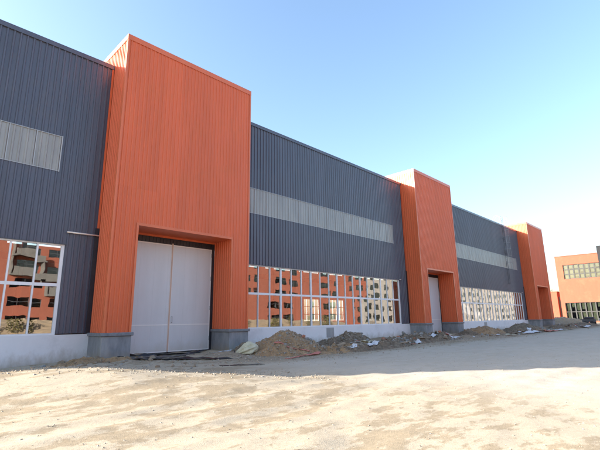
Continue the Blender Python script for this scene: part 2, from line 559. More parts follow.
def window(parent, w0, w1, n, y, z0, z1, zm, thick_every=3, fw=0.06, glassmat='glass', name='window'):
    pw = (w1 - w0) / n
    fr = MB()
    f2 = 0.055
    fr.box(w0 - fw, w1 + fw, y - 0.05, y + 0.07, z1 - 0.002, z1 + 0.07)
    fr.box(w0 - fw, w1 + fw, y - 0.06, y + 0.07, z0 - 0.07, z0 + 0.002)
    for i in range(n + 1):
        t = 0.062 if (n - i) % thick_every == 0 else 0.032
        x = w0 + i * pw
        fr.box(x - t, x + t, y - 0.045 - 0.004 * ((n - i) % thick_every == 0), y + 0.06, z0 + 0.0025, z1 - 0.0025)
    for i in range(n):
        t0 = 0.062 if (n - i) % thick_every == 0 else 0.032
        t1 = 0.062 if (n - i - 1) % thick_every == 0 else 0.032
        a, b = w0 + i * pw + t0 + 0.002, w0 + (i + 1) * pw - t1 - 0.002
        fr.box(a, b, y - 0.04, y + 0.055, zm - 0.065, zm + 0.065)
    o = fr.build(name, M['alu'], parent)
    g = MB()
    for i in range(n):
        for (a, b) in ((z0, zm), (zm, z1)):
            # every pane sits a hair out of true, as real ones do
            x0, x1 = w0 + i * pw, w0 + (i + 1) * pw
            e = [random.uniform(-0.009, 0.009) for _ in range(4)]
            g.quad((x0, y + e[0], a), (x1, y + e[1], a), (x1, y + e[1] + e[2], b), (x0, y + e[0] + e[2], b))
    g.build('pane', M[glassmat], o)
    return o

for b in bays:
    x0, x1 = b['x0'], b['x1']
    al, ou, og = (1, 0, 0), (0, -1, 0), (0, 0, 0)
    c = MB()
    c.ribbed(og, al, ou, x0, x1, S1, H - 0.02, RIB, RD)
    c.ribbed(og, al, ou, x0, b['s0'], S0, S1, RIB, RD)
    c.ribbed(og, al, ou, b['s1'], x1, S0, S1, RIB, RD)
    c.ribbed(og, al, ou, x0, x1, Q1 + 0.07, S0, RIB, RD)
    c.ribbed(og, al, ou, x0, b['w0'] - 0.06, Q0 - 0.03, Q1 + 0.07, RIB, RD)
    c.ribbed(og, al, ou, b['w1'] + 0.06, x1, Q0 - 0.03, Q1 + 0.07, RIB, RD)
    c.build('wall_cladding', M['navy'], hall)
    s = MB()
    s.ribbed((0, 0.006, 0), al, ou, b['s0'], b['s1'], S0, S1, RIB, RD * 0.7)
    st = s.build('skylight_strip', M['frp'], hall)
    s = MB()
    k = b['s1']
    s.box(b['s1'] - 0.02, b['s1'] + 0.02, -0.050, -0.036, S0 - 0.03, S1 + 0.03)
    while k - 1.0 > b['s0']:
        k -= 1.0
        s.box(k - 0.014, k + 0.014, -0.048, -0.034, S0 + 0.002, S1 - 0.002)
    s.box(b['s0'], b['s1'] - 0.021, -0.046, -0.033, S1 - 0.012, S1 + 0.012)
    s.box(b['s0'], b['s1'] - 0.021, -0.046, -0.033, S0 - 0.012, S0 + 0.012)
    s.build('lap_joint', M['frp_edge'], st)
    t = MB()
    t.box(x0 - 0.05, x1, -0.075, 0.30, H - 0.02, H + 0.02)
    t.box(x0 - 0.05, x1, -0.072, -0.037, H - 0.20, H - 0.0201)
    t.build('parapet_flashing', M['navy'], hall)
    lw = MB()
    lw.box(x0, x1, -0.03, 0.20, -1.0, Q0 - 0.072)
    lo = lw.build('lower_wall', M['plaster'], hall)
    if x0 > 0:
        for vx in ((16.2,) if x0 < 20 else (44.3, )):
            v = MB().box(vx - 0.40, vx + 0.40, -0.045, -0.031, 0.36, 1.03)
            for q in range(6):
                zz = 0.40 + q * 0.1
                v.box(vx - 0.36, vx + 0.36, -0.058, -0.0452, zz, zz + 0.06)
            v.build('vent_cover', M['steel_grey'], lo)
    # drip flashing over the window head
    MB().box(b['w0'] - 0.1, b['w1'] + 0.1, -0.10, -0.052, Q1 + 0.05, Q1 + 0.085).build('window_head_flashing', M['steel_dark'], hall)
    window(hall, b['w0'], b['w1'], b['n'], 0.05, Q0, Q1, QM)

# door bays, towers
TR, TD = 0.20, 0.033
for ti, tx in enumerate(TX):
    c = MB()
    fy = -D
    al, ou = (1, 0, 0), (0, -1, 0)
    cw = 0.06
    og = (tx, fy, 0)
    c.ribbed(og, al, ou, 0, W, O + 0.10, HT - 0.1, TR, TD)
    c.ribbed(og, al, ou, 0, A - 0.02, P, O + 0.10, TR, TD)
    c.ribbed(og, al, ou, W - A + 0.02, W, P, O + 0.10, TR, TD)
    # flanks: down to the plinth in front of the wall, only above the roof behind it
    c.ribbed((tx, fy, 0), (0, 1, 0), (-1, 0, 0), 0, D, P, H - 0.3, TR, TD)
    c.ribbed((tx, fy, 0), (0, 1, 0), (-1, 0, 0), 0, 4.6, H - 0.3, HT - 0.1, TR, TD)
    c.ribbed((tx + W, fy, 0), (0, 1, 0), (1, 0, 0), 0, D, P, H - 0.3, TR, TD)
    c.ribbed((tx + W, fy, 0), (0, 1, 0), (1, 0, 0), 0, 4.6, H - 0.3, HT - 0.1, TR, TD)
    c.ribbed((tx, fy + 4.6, 0), (1, 0, 0), (0, 1, 0), 0, W, H - 0.3, HT - 0.1, TR, TD)
    # reveals and soffit of the doorway
    c.ribbed((tx + A, fy, 0), (0, 1, 0), (1, 0, 0), 0.02, D + 0.1, P, O, TR, TD)
    c.ribbed((tx + W - A, fy, 0), (0, 1, 0), (-1, 0, 0), 0.02, D + 0.1, P, O, TR, TD)
    c.box(tx + A, tx + W - A, fy + 0.01, 0.1, O + 0.001, O + 0.05)
    tow = c.build('entrance_tower', M['orange'], hall)
    t = MB()
    # cap, top band, corner angles and doorway edge trims
    t.box(tx - 0.05, tx + W + 0.05, fy - 0.05, fy + 4.65, HT - 0.012, HT + 0.012)
    t.box(tx - 0.048, tx + W + 0.048, fy - 0.046, fy - 0.031, HT - 0.26, HT - 0.0121)
    t.box(tx - 0.048, tx - 0.032, fy - 0.0305, fy + 4.64, HT - 0.26, HT - 0.0121)
    t.box(tx + W + 0.032, tx + W + 0.048, fy - 0.0305, fy + 4.64, HT - 0.26, HT - 0.0121)
    for sx, sg in ((tx, -1), (tx + W, 1)):
        t.box(min(sx + sg * 0.040, sx - sg * cw), max(sx + sg * 0.040, sx - sg * cw), fy - 0.040, fy - 0.0302, P, HT - 0.261)
        t.box(min(sx + sg * 0.040, sx + sg * 0.0302), max(sx + sg * 0.040, sx + sg * 0.0302), fy - 0.030, fy + cw, P, HT - 0.261)
    for sx, sg in ((tx + A, -1), (tx + W - A, 1)):
        t.box(min(sx + sg * 0.07, sx - sg * 0.034), max(sx + sg * 0.07, sx - sg * 0.034), fy - 0.038, fy - 0.0292, P, O + 0.06)
    t.box(tx + A - 0.07, tx + W - A + 0.07, fy - 0.039, fy - 0.0292, O - 0.01, O + 0.12)
    t.box(tx + A + 0.031, tx + W - A - 0.031, 0.03, 0.098, O - 0.10, O)
    t.build('edge_trim', M['orange_trim'], tow)
    # joint strip where the flank meets the dark wall: orange above, dark below
    u = MB().box(tx - 0.13, tx - 0.03, -0.050, -0.0375, O - 0.1, H - 0.205)
    u.build('joint_strip', M['orange'], tow)
    u = MB().box(tx - 0.20, tx - 0.001, -0.052, -0.0375, P, O - 0.102)
    u.build('corner_strip', M['navy_dark'], tow)
    for a0, a1 in ((0, A), (W - A, W)):
        p = MB().box(tx + a0 - 0.05, tx + a1 + 0.05, fy - 0.06, 0.16, -0.8, P - 0.14)
        po = bevel(p.build('plinth', M['stone'], tow), 0.02)
        q = MB().box(tx + a0 - 0.12, tx + a1 + 0.12, fy - 0.13, 0.158, P - 0.139, P + 0.004)
        bevel(q.build('plinth_cap', M['stone_cap'], tow), 0.025)
    # doorway: dark frame, louvred head, two white leaves
    f = MB()
    f.box(tx + A + 0.03, tx + A + 0.20, 0.10, 0.25, 0.0, O)
    f.box(tx + W - A - 0.20, tx + W - A - 0.03, 0.10, 0.25, 0.0, O)
    f.box(tx + A + 0.201, tx + W - A - 0.201, 0.14, 0.24, 5.56, O)
    for q in range(26):
        xx = tx + A + 0.25 + q * (W - 2 * A - 0.5) / 25
        f.box(xx - 0.03, xx + 0.03, 0.115, 0.139, 5.57, O - 0.105)
    f.build('door_frame', M['navy_dark'], tow)
    mid = tx + 3.80
    for a, bb in ((tx + A + 0.205, mid - 0.015), (mid + 0.015, tx + W - A - 0.205)):
        d = MB().box(a + 0.045, bb - 0.045, 0.110, 0.17, 0.17, 5.50)
        leaf = d.build('door_leaf', M['door_white'], tow)
        e_ = MB()
        e_.box(a, a + 0.045, 0.098, 0.18, 0.12, 5.55)
        e_.box(bb - 0.045, bb, 0.098, 0.18, 0.12, 5.55)
        e_.box(a + 0.0455, bb - 0.0455, 0.098, 0.18, 5.50, 5.55)
        e_.box(a + 0.0455, bb - 0.0455, 0.098, 0.18, 0.12, 0.17)
        e_.box(a + 0.0455, bb - 0.0455, 0.1015, 0.109, 1.42, 1.47)
        e_.build('door_edge', M['door_trim'], tow)
        ox = a + 0.022 if a < mid - 1 else bb - 0.022
        for hz in (0.6, 2.2, 3.8, 5.1):
            MB().bar((ox, 0.085, hz), (ox, 0.085, hz + 0.22), 0.018).build('hinge', M['steel_grey'], tow)
        MB().box(a + 0.01, bb - 0.01, 0.105, 0.17, 0.075, 0.119).build('door_seal', M['gasket'], tow)
        k = 1
        seam = MB()
        while a + k * 0.75 < bb - 0.1:
            seam.box(a + k * 0.75 - 0.003, a + k * 0.75 + 0.003, 0.1085, 0.1095, 0.18, 5.49)
            k += 1
        seam.build('door_seam', M['seam'], tow)
    MB().box(mid - 0.04, mid + 0.04, 0.086, 0.0975, 0.15, 5.62).build('meeting_strip', M['tape'], tow)
    hd = MB().path([(mid + 0.14, 0.09, 1.55), (mid + 0.14, 0.03, 1.55), (mid + 0.14, 0.03, 1.85), (mid + 0.14, 0.09, 1.85)], 0.014)
    hd.build('door_handle', M['steel_grey'], tow)
    MB().box(tx + A + 0.03, tx + W - A - 0.03, 0.02, 0.26, -0.3, 0.06).build('door_sill', M['gasket'], tow)

# end walls, back wall with tall windows, roof, floor and the frame inside
for xw, sg in ((XL, -1), (XR, 1)):
    ew = MB()
    ew.ribbed((xw, 0, 0), (0, 1, 0), (sg, 0, 0), 0.0, DEEP, -0.3, H - 0.02, RIB, RD)
    ew.build('end_wall', M['navy'], hall)
MB().box(TX[2] + W + 0.001, XR, 0.0, 0.2, -0.3, H - 0.02).build('corner_return', M['navy'], hall)
bw = MB()
bw.box(XL, XR, DEEP - 0.1, DEEP, -0.3, 1.4)
bw.box(XL, XR, DEEP - 0.1, DEEP, 4.6, 8.6)
bw.box(XL, XR, DEEP - 0.1, DEEP, 10.2, H - 0.3)
xb = XL
backwins = []
kf = 0
while xb < XR - 4:
    bw.box(xb, xb + 1.2, DEEP - 0.1, DEEP, 8.601, 10.199)
    if kf % 5 in (3, 4):
        bw.box(xb, xb + 2.6, DEEP - 0.1, DEEP, 1.401, 4.599)
        backwins.append((xb + 2.6, min(xb + 6.0, XR - 0.3)))
    else:
        bw.box(xb, xb + 6.0, DEEP - 0.1, DEEP, 1.401, 4.599)
    kf += 1
    xb += 6.0
bw.box(xb, XR, DEEP - 0.1, DEEP, 1.401, 4.599)
bw.build('back_wall', M['inner_wall'], hall)
for a, b_ in backwins:
    f = MB()
    for i in range(5):
        x = a + (b_ - a) * i / 4
        f.box(x - 0.04, x + 0.04, DEEP - 0.09, DEEP - 0.02, 1.42, 4.58)
    for z in (2.4, 3.5):
        f.box(a + 0.05, b_ - 0.05, DEEP - 0.085, DEEP - 0.025, z - 0.04, z + 0.04)
    f.build('back_window', M['alu'], hall)
MB().box(XL + 0.05, XR - 0.05, 0.301, DEEP - 0.11, H - 0.55, H - 0.30).build('roof', M['steel_grey'], hall)
MB().box(XL + 0.05, XR - 0.05, 0.201, DEEP - 0.11, -0.3, 0.05).build('floor_slab', M['concrete'], hall)
lin = MB()
for b in bays:
    lin.box(b['x0'] + 0.05, b['x1'] - 0.05, 0.10, 0.16, S1 + 0.05, H - 0.56)
    lin.box(b['x0'] + 0.05, b['x1'] - 0.05, 0.10, 0.16, Q1 + 0.1, S0 - 0.05)
lin.build('inner_lining', M['inner_wall'], hall)
for i in range(14):
    x = XL + 2.6 + i * 5.9
    for y in (0.9, DEEP - 0.7):
        cmb = MB()
        cmb.box(x - 0.15, x + 0.15, y - 0.20, y - 0.185, 0.05, H - 0.56)
        cmb.box(x - 0.15, x + 0.15, y + 0.185, y + 0.20, 0.05, H - 0.56)
        cmb.box(x - 0.012, x + 0.012, y - 0.184, y + 0.184, 0.05, H - 0.56)
        cmb.build('column', M['red_primer'], hall)
    MB().box(x - 0.1, x + 0.1, 1.101, DEEP - 0.901, H - 1.3, H - 0.56).build('roof_beam', M['red_primer'], hall)
for y in (1.35, DEEP - 1.2):
    MB().box(XL + 0.4, XR - 0.4, y - 0.14, y + 0.14, 7.0, 7.6).build('crane_rail', M['red_primer'], hall)

# drain stubs on the wall, cat ladder with safety hoops
for xa, xb_, z in ((-1.38, -0.02, 5.50), (25.75, 26.0, 4.98), (TX[2] - 1.5, TX[2] - 1.25, 5.0)):
    pp = MB().bar((xa, -0.11, z), (xb_, -0.11, z), 0.035, n=12)
    pp.bar((xb_ - 0.1, -0.11, z), (xb_ - 0.1, -0.03, z), 0.02)
    pp.build('drain_pipe', M['pipe'], hall, True)
lx, lz0, lz1 = 53.6, 6.0, H + 1.1
l = MB()
for s in (-0.25, 0.25):
    l.bar((lx + s, -0.22, lz0), (lx + s, -0.22, lz1), 0.025)
    for z in (6.0, 8.0, 10.2, 12.2, 14.0):
        l.bar((lx + s, -0.22, z), (lx + s, -0.02, z), 0.016)
lad = l.build('roof_ladder', M['steel_dark'], hall)
z = lz0 + 0.3
while z < H + 0.1:
    MB().bar((lx - 0.25, -0.22, z), (lx + 0.25, -0.22, z), 0.013).build('rung', M['steel_dark'], lad)
    z += 0.3
l = MB()
hoops = [8.0 + 0.9 * i for i in range(9)]
for z in hoops:
    pts = [(lx + 0.36 * math.cos(t), -0.22 - 0.70 * math.sin(t) ** 0.8 if 0 < t < math.pi else -0.22, z) for t in np.linspace(0, math.pi, 13)]
    l.path(pts, 0.016, 6)
for t in (0.5, 1.57, 2.64):
    l.bar((lx + 0.36 * math.cos(t), -0.22 - 0.70 * math.sin(t) ** 0.8, hoops[0]), (lx + 0.36 * math.cos(t), -0.22 - 0.70 * math.sin(t) ** 0.8, hoops[-1]), 0.014, n=6)
# over-the-parapet grab arch
for s in (-0.34, 0.34):
    pts = [(lx + s, -0.22 + 1.2 * k, H + 0.15 + 1.15 * math.sin(math.pi * min(1, k * 1.0)) ** 0.5) for k in np.linspace(0.02, 0.98, 10)]
    l.path(pts, 0.022, 6)
l.build('safety_hoop', M['steel_grey'], lad)

# yellow bridge cranes inside
for i, (cx, zz, lab) in enumerate(((19.6, 7.9, 'yellow bridge crane girder seen through the middle window'),
                              (-4.6, 7.9, 'yellow bridge crane girder seen through the leftmost window'))):
    cr = empty('bridge_crane', (cx, 12, zz - 0.3), lab, 'crane', 'bridge cranes inside the hall')
    MB().box(cx - 0.28, cx + 0.28, 1.2, DEEP - 1.1, zz, zz + 0.75).build('girder', M['yellow'], cr)
    for y in (1.35, DEEP - 1.2):
        MB().box(cx - 1.2, cx + 1.2, y - 0.16, y + 0.16, zz - 0.298, zz - 0.002).build('end_carriage', M['yellow'], cr)
    hb = MB().box(cx + 0.3, cx + 0.9, 8.0, 9.2, zz - 0.1, zz + 0.6)
    hb.bar((cx + 0.6, 8.6, zz - 0.1), (cx + 0.6, 8.6, zz - 1.2), 0.02)
    hb.build('hoist', M['steel_dark'], cr)

# ------------------------------------------------------------------ heaps, rubble and litter in front of the wall
def heap(name, cx, cy, rx, ry, h, mat, label, cat, rot=0.0, peak=1.35, lump=0.16, seed=0, res=100, lid=None):
    n = res
    s = np.linspace(-1.25, 1.25, n)
    U, V = np.meshgrid(s, s)
    ang = np.arctan2(V, U)
    rr = np.hypot(U, V) * (1 + 0.22 * fbm(np.cos(ang) * 1.4 + seed, np.sin(ang) * 1.4 + seed, 3))
    base = np.clip(1 - rr, -0.3, 1)
    z = h * np.sign(base) * np.abs(base) ** peak
    if lid:
        z = np.minimum(z, h * lid + 0.25 * (z - h * lid))
    edge = sstep(1.15, 0.75, rr)
    z = z + lump * h * 2.0 * edge * fbm(U * rx * 1.7 + seed * 3, V * ry * 1.7, 5)
    z = z + 0.09 * edge * fbm(U * rx * 5 + seed, V * ry * 5, 5) + 0.05 * edge * (_rng.rand(n, n) - 0.5) + 0.10 * edge * np.clip(np.abs(fbm(U * rx * 2.6 + 3 * seed, V * ry * 2.6, 4)) - 0.12, 0, 1)
    c_, s_ = math.cos(rot), math.sin(rot)
    X = cx + c_ * U * rx - s_ * V * ry
    Y = cy + s_ * U * rx + c_ * V * ry
    Z = ground_h(X, Y) + z - 0.02
    b = MB()
    b.v = [tuple(p) for p in np.stack([X, Y, Z], -1).reshape(-1, 3)]
    id_ = np.arange(n * n).reshape(n, n)
    b.f = [tuple(int(k) for k in q) for q in np.stack([id_[:-1, :-1], id_[:-1, 1:], id_[1:, 1:], id_[1:, :-1]], -1).reshape(-1, 4)]
    # drop the skirt that lies under the ground
    keep = []
    zr = (z > -0.12).reshape(-1)
    for q in b.f:
        if any(zr[k] for k in q):
            keep.append(q)
    b.f = keep
    o = b.build(name, mat, None, False, (cx, cy, gh(cx, cy)))
    return tag(o, label, cat, 'earth heaps along the front')

heap('earth_heap', 8.35, -3.9, 2.6, 2.5, 1.12, M['soil'], 'tall conical brown earth heap beside the first orange tower', 'earth heap', seed=1, peak=1.12, lump=0.07, res=110)
heap('earth_heap', 13.9, -3.3, 2.3, 1.9, 0.78, M['soil_dark'], 'dark pointed earth heap under the vent in the white wall', 'earth heap', seed=2, peak=1.1)
heap('earth_heap', 6.6, -2.6, 0.8, 0.7, 0.42, M['soil_dark'], 'small dark hump behind the pale yellow sack', 'earth heap', seed=3)
heap('rubble_berm', 13.2, -5.9, 4.2, 1.1, 0.36, M['soil_dark'], 'low rubble ridge stretching in front of the dark pointed heap', 'rubble ridge', rot=0.06, seed=4, peak=0.7, lump=0.4, res=90)
heap('rubble_berm', 20.6, -4.6, 5.4, 1.5, 0.46, M['soil_dark'], 'long low dark rubble ridge running towards the second tower', 'rubble ridge', rot=0.03, seed=5, peak=0.6, lump=0.42, res=100)
heap('rubble_berm', 10.4, -5.7, 1.5, 0.9, 0.40, M['soil'], 'short stony ridge between the two pointed earth heaps', 'rubble ridge', rot=0.1, seed=6, peak=0.8, lump=0.4)
heap('earth_heap', 34.8, -3.6, 3.0, 1.6, 0.78, M['soil'], 'rounded brown earth heap beyond the second tower', 'earth heap', seed=7, peak=0.9)
heap('earth_heap', 31.2, -3.6, 2.0, 1.2, 0.40, M['soil_dark'], 'small dark earth heap at the right leg of the second tower', 'earth heap', seed=8)
heap('earth_heap', 46.5, -3.4, 5.0, 1.6, 0.80, M['soil_dark'], 'broad dark earth heap short of the third tower', 'earth heap', seed=9, peak=0.75)
heap('rubble_berm', 41.0, -5.4, 6.0, 1.2, 0.30, M['soil_dark'], 'low rubble ridge with planks between the second and third towers', 'rubble ridge', seed=10, lump=0.4, peak=0.6, res=80)
heap('rubble_berm', 60.0, -4.6, 7.0, 1.5, 0.45, M['soil_dark'], 'low rubble ridge at the foot of the third tower', 'rubble ridge', seed=11, lump=0.4, peak=0.6, res=80)
heap('earth_heap', 84.0, 1.5, 9.0, 4.0, 1.5, M['soil_sand'], 'wide sandy heap in front of the distant orange building', 'earth heap', seed=12, peak=0.6, lump=0.1)
heap('rubble_berm', 70.0, -4.5, 9.0, 1.8, 0.5, M['soil_dark'], 'far low rubble ridge beyond the third tower', 'rubble ridge', seed=13, lump=0.4, peak=0.6, res=80)
heap('rubble_berm', -0.6, -2.3, 2.7, 0.65, 0.16, M['soil'], 'low stony ridge at the plinth of the first tower', 'rubble ridge', seed=14, lump=0.5, peak=0.6, rot=0.03)

# rocks: a few shapes, copied
def rock_mesh(seed, mat):
    rg = random.Random(seed)
    import bmesh
    bm = bmesh.new()
    bmesh.ops.create_icosphere(bm, subdivisions=2, radius=1.0)
    planes = [(Vector((rg.uniform(-1, 1), rg.uniform(-1, 1), rg.uniform(-1, 1))).normalized(), rg.uniform(0.45, 0.8)) for _ in range(11)]
    for v in bm.verts:
        for nrm, d in planes:
            t = v.co.dot(nrm)
            if t > d:
                v.co -= nrm * (t - d)
        v.co += Vector((rg.uniform(-1, 1), rg.uniform(-1, 1), rg.uniform(-1, 1))) * 0.04
        v.co.z *= 0.72
    m = bpy.data.meshes.new('stone')
    bm.to_mesh(m)
    bm.free()
    m.materials.append(mat)
    return m
rocks = [rock_mesh(i, M[k]) for i, k in enumerate(('rock', 'rock_grey', 'rock', 'rock_grey', 'brick', 'rock'))]
heap_objs = [o for o in COL.objects if o.name.startswith(('earth_heap', 'rubble_berm'))]
from mathutils.bvhtree import BVHTree
trees = []
for o in heap_objs:
    vv = [v.co + o.location for v in o.data.vertices]
    trees.append(BVHTree.FromPolygons(vv, [tuple(p.vertices) for p in o.data.polygons]))
def top_z(x, y):
    z = gh(x, y)
    for t in trees:
        hit = t.ray_cast(Vector((x, y, 8)), Vector((0, 0, -1)))
        if hit[0] is not None:
            z = max(z, hit[0].z)
    return z

def place_rock(x, y, s, k, label, group):
    o = bpy.data.objects.new('stone', rocks[k])
    o.location = (x, y, top_z(x, y) + 0.25 * s)
    o.rotation_euler = (random.uniform(-0.4, 0.4), random.uniform(-0.4, 0.4), random.uniform(0, 6.28))
    o.scale = (s * random.uniform(0.8, 1.3), s * random.uniform(0.8, 1.2), s * random.uniform(0.7, 1.1))
    COL.objects.link(o)
    tag(o, label, 'stone', group)
    return o

# named larger stones
for x, y, s, k, lab in ((-0.35, -2.05, 0.20, 0, 'largest upright brown stone against the first tower plinth'),
                        (-1.35, -1.35, 0.19, 0, 'upright brown stone leaning on the white wall left of the first plinth'),
                        (-0.62, -1.75, 0.12, 1, 'dark grey stone between two brown stones by the first plinth'),
                        (-2.0, -1.2, 0.10, 1, 'small pale grey stone at the foot of the leftmost white wall'),
                        (1.35, -3.2, 0.17, 0, 'brown stone in the corner between first plinth and doorway')):
    place_rock(x, y, s, k, lab, 'larger stones at the first tower')
for i in range(70):
    x = random.uniform(-3.6, 2.2)
    y = -2.6 - random.random() ** 1.4 * 4.2 if x > -1 else -1.4 - random.random() * 4.6
    place_rock(x, y, random.choice((0.04, 0.05, 0.06, 0.08, 0.11)), random.choice((0, 2, 5, 1)), 'fist sized stone in the gravelly strip left of the first doorway', 'stones strewn left of the first doorway')
for i in range(130):
    x = random.uniform(9.0, 26.5)
    y = -4.9 + (x - 9) * 0.02 + random.gauss(0, 0.8)
    place_rock(x, y, random.uniform(0.06, 0.2), random.choice((0, 1, 1, 3, 3, 4, 2)), 'lump of rubble on the low ridge before the middle window', 'rubble lumps before the middle window')
for i in range(26):
    x = 8.3 + random.gauss(0, 1.5)
    y = -5.2 + random.gauss(0, 0.6)
    place_rock(x, y, random.uniform(0.05, 0.13), random.choice((0, 1, 3, 2)), 'stone at the foot of the tall brown earth heap', 'stones round the tall brown heap')
for i in range(50):
    x = random.uniform(28, 62)
    y = -5.0 + random.gauss(0, 0.9)
    place_rock(x, y, random.uniform(0.09, 0.26), random.choice((0, 1, 3, 2)), 'lump of rubble on the far ridges beyond the second tower', 'rubble lumps beyond the second tower')

# fine gravel strewn over the site: nobody could count it
gm = MB()
rg = random.Random(3)
def pebble(x, y, s):
    z = top_z(x, y) if y > -8 else gh(x, y)
    n = len(gm.v)
    a = rg.uniform(0, 6.28)
    ca, sa = math.cos(a), math.sin(a)
    for px, py, pz in ((1, 0, .1), (0.3, .8, .15), (-.9, .3, .1), (-.4, -.8, .1), (.1, .1, .75), (.45, -.35, .6)):
        px, py, pz = px * s * rg.uniform(.7, 1.2), py * s * rg.uniform(.7, 1.2), pz * s
        gm.v.append((x + px * ca - py * sa, y + px * sa + py * ca, z + pz))
    for f in ((0, 1, 4), (1, 2, 4), (2, 3, 4), (3, 5, 4), (0, 4, 5), (3, 0, 5)):
        gm.f.append(tuple(n + i for i in f))
for _ in range(3000):
    pebble(rg.uniform(-7, 14), rg.uniform(-19, -8), rg.choice((.006, .008, .01, .012, .02)))
for _ in range(1500):
    pebble(rg.uniform(-5, 3), rg.uniform(-7, -1.7) if rg.random() < .6 else rg.gauss(-3.2, .8), rg.choice((.014, .02, .03, .04)))
for _ in range(4200):
    x = rg.uniform(3, 36)
    pebble(x, rg.gauss(-5.4, 1.3), rg.choice((.015, .02, .03, .045, .06)))
for _ in range(1500):
    x = rg.uniform(-9, 2.5)
    pebble(x, -0.756 * (x + 12.5) + rg.gauss(0.3, 0.9), rg.choice((.012, .016, .022, .03, .04)))
for hx, hy, hs, hn in ((8.35, -3.9, 1.3, 900), (13.9, -3.3, 1.1, 600), (34.8, -3.6, 1.4, 500), (46.5, -3.4, 2.2, 500), (10.4, -5.6, 0.8, 300)):
    for _ in range(hn):
        pebble(rg.gauss(hx, hs), min(-0.3, rg.gauss(hy, hs * 0.8)), rg.choice((.02, .025, .035, .05, .07)))
gv = gm.build('gravel', M['gravel'])
gv['kind'] = 'stuff'
gv['label'] = 'fine brown gravel strewn over the sandy ground'
gv['category'] = 'gravel'

# crumpled sheets, film, sack, planks
def sheet(name, pts_c, L, Wd, rot, mat, label, cat, lift=0.05, crump=0.12, seed=0, n=(26, 14), group=None, taper=0.0, thick=0.012):
    cx, cy = pts_c
    us, vs2 = np.linspace(-0.5, 0.5, n[0]), np.linspace(-0.5, 0.5, n[1])
    U, V = np.meshgrid(us, vs2)
    wob = 0.35 * Wd * fbm(U * 3 + seed * 2.1, V * 0 + seed, 3)
    ragged = 1 + 0.5 * fbm(U * 4 + seed, V * 0 + 3 + seed, 3) - taper * (U + 0.5)
    X0, Y0 = U * L + 0.15 * L * fbm(V * 2 + seed, U * 0 + 1.0, 3), V * Wd * ragged + wob
    c_, s_ = math.cos(rot), math.sin(rot)
    X, Y = cx + c_ * X0 - s_ * Y0, cy + s_ * X0 + c_ * Y0
    Zt = np.array([[top_z(a, b) for a, b in zip(ra, rb)] for ra, rb in zip(X, Y)])
    for _ in range(4):
        Zp = np.pad(Zt, 1, mode='edge')
        Zt = (Zp[:-2, 1:-1] + Zp[2:, 1:-1] + Zp[1:-1, :-2] + Zp[1:-1, 2:] + 2 * Zt) / 6
    Z = Zt + lift + crump * np.clip(fbm(U * L * 1.6 + seed, V * Wd * 1.9 + seed, 5) + 0.12, -0.05, 1)
    b = MB()
    b.v = [tuple(p) for p in np.stack([X, Y, Z], -1).reshape(-1, 3)]
    nn, mm = n
    id_ = np.arange(nn * mm).reshape(mm, nn)
    b.f = [tuple(int(k) for k in q) for q in np.stack([id_[:-1, :-1], id_[:-1, 1:], id_[1:, 1:], id_[1:, :-1]], -1).reshape(-1, 4)]
    o = b.build(name, mat, None, True, (cx, cy, gh(cx, cy)))
    so = o.modifiers.new('thickness', 'SOLIDIFY')
    so.thickness = thick
    so.offset = 1
    return tag(o, label, cat, group)

FG = 'black plastic film before the first doorway'
sheet('plastic_film', (2.9, -0.95), 4.6, 0.34, 0.02, M['film'], 'long black plastic film bunched under the white door leaves', 'plastic film', 0.03, 0.16, 1, (60, 10), FG)
sheet('plastic_film', (2.2, -2.2), 3.2, 0.7, -0.42, M['film'], 'wide crumpled black film fanning out from the first plinth', 'plastic film', 0.02, 0.16, 2, (50, 16), FG)
sheet('plastic_film', (2.6, -4.0), 3.6, 0.42, -0.62, M['film'], 'narrow black film strip reaching furthest towards the sunny ground', 'plastic film', 0.02, 0.12, 3, (50, 12), FG, 0.6)
sheet('plastic_film', (1.7, -3.5), 2.0, 0.4, -0.5, M['film'], 'short black film scrap nearest the left plinth stones', 'plastic film', 0.02, 0.14, 4, (40, 12), FG)
sheet('plastic_film', (3.05, -7.05), 1.5, 0.16, -0.62, M['film'], 'thin black film strip lying alone on the trodden earth', 'plastic film', 0.01, 0.06, 5, (30, 6), FG)
sheet('plastic_film', (5.7, -2.0), 1.3, 0.3, 0.2, M['rag_white'], 'pale blue white film scrap at the right doorway plinth', 'plastic film', 0.02, 0.10, 6, (30, 8))
sheet('red_netting', (7.0, -6.3), 2.4, 0.2, 0.10, M['rag_red'], 'faded red netting strewn at the foot of the tall heap', 'netting', 0.015, 0.08, 7, (46, 10))
sheet('red_netting', (7.35, -5.1), 1.7, 0.10, -1.0, M['rag_red'], 'thin red strap trailing down the tall brown heap', 'netting', 0.02, 0.03, 8, (30, 4))
sheet('white_sheet', (10.6, -6.3), 0.7, 0.28, 0.3, M['rag_white'], 'white sheet scrap in front of the short stony ridge', 'plastic sheet', 0.03, 0.12, 9)
sheet('white_sheet', (12.4, -6.2), 1.7, 0.26, 0.15, M['rag_white'], 'long pale sheet lying below the dark pointed heap', 'plastic sheet', 0.03, 0.10, 10, (40, 10))
sheet('cardboard_scrap', (12.9, -5.5), 1.2, 0.5, 0.1, M['sack'], 'yellowish crumpled scrap on the slope of the dark heap', 'scrap', 0.05, 0.2, 11)
sheet('white_sheet', (17.8, -5.9), 0.9, 0.32, 0.1, M['rag_white'], 'bright white sheet lying mid way along the long dark ridge', 'plastic sheet', 0.04, 0.16, 12)
sheet('white_sheet', (21.5, -5.2), 1.5, 0.4, 0.2, M['rag_white'], 'pale grey sheet draped on the long dark ridge', 'plastic sheet', 0.05, 0.18, 13)
sheet('white_sheet', (24.2, -5.3), 1.2, 0.35, -0.1, M['rag_white'], 'white sheet near the end of the ridge before the second tower', 'plastic sheet', 0.05, 0.2, 14)
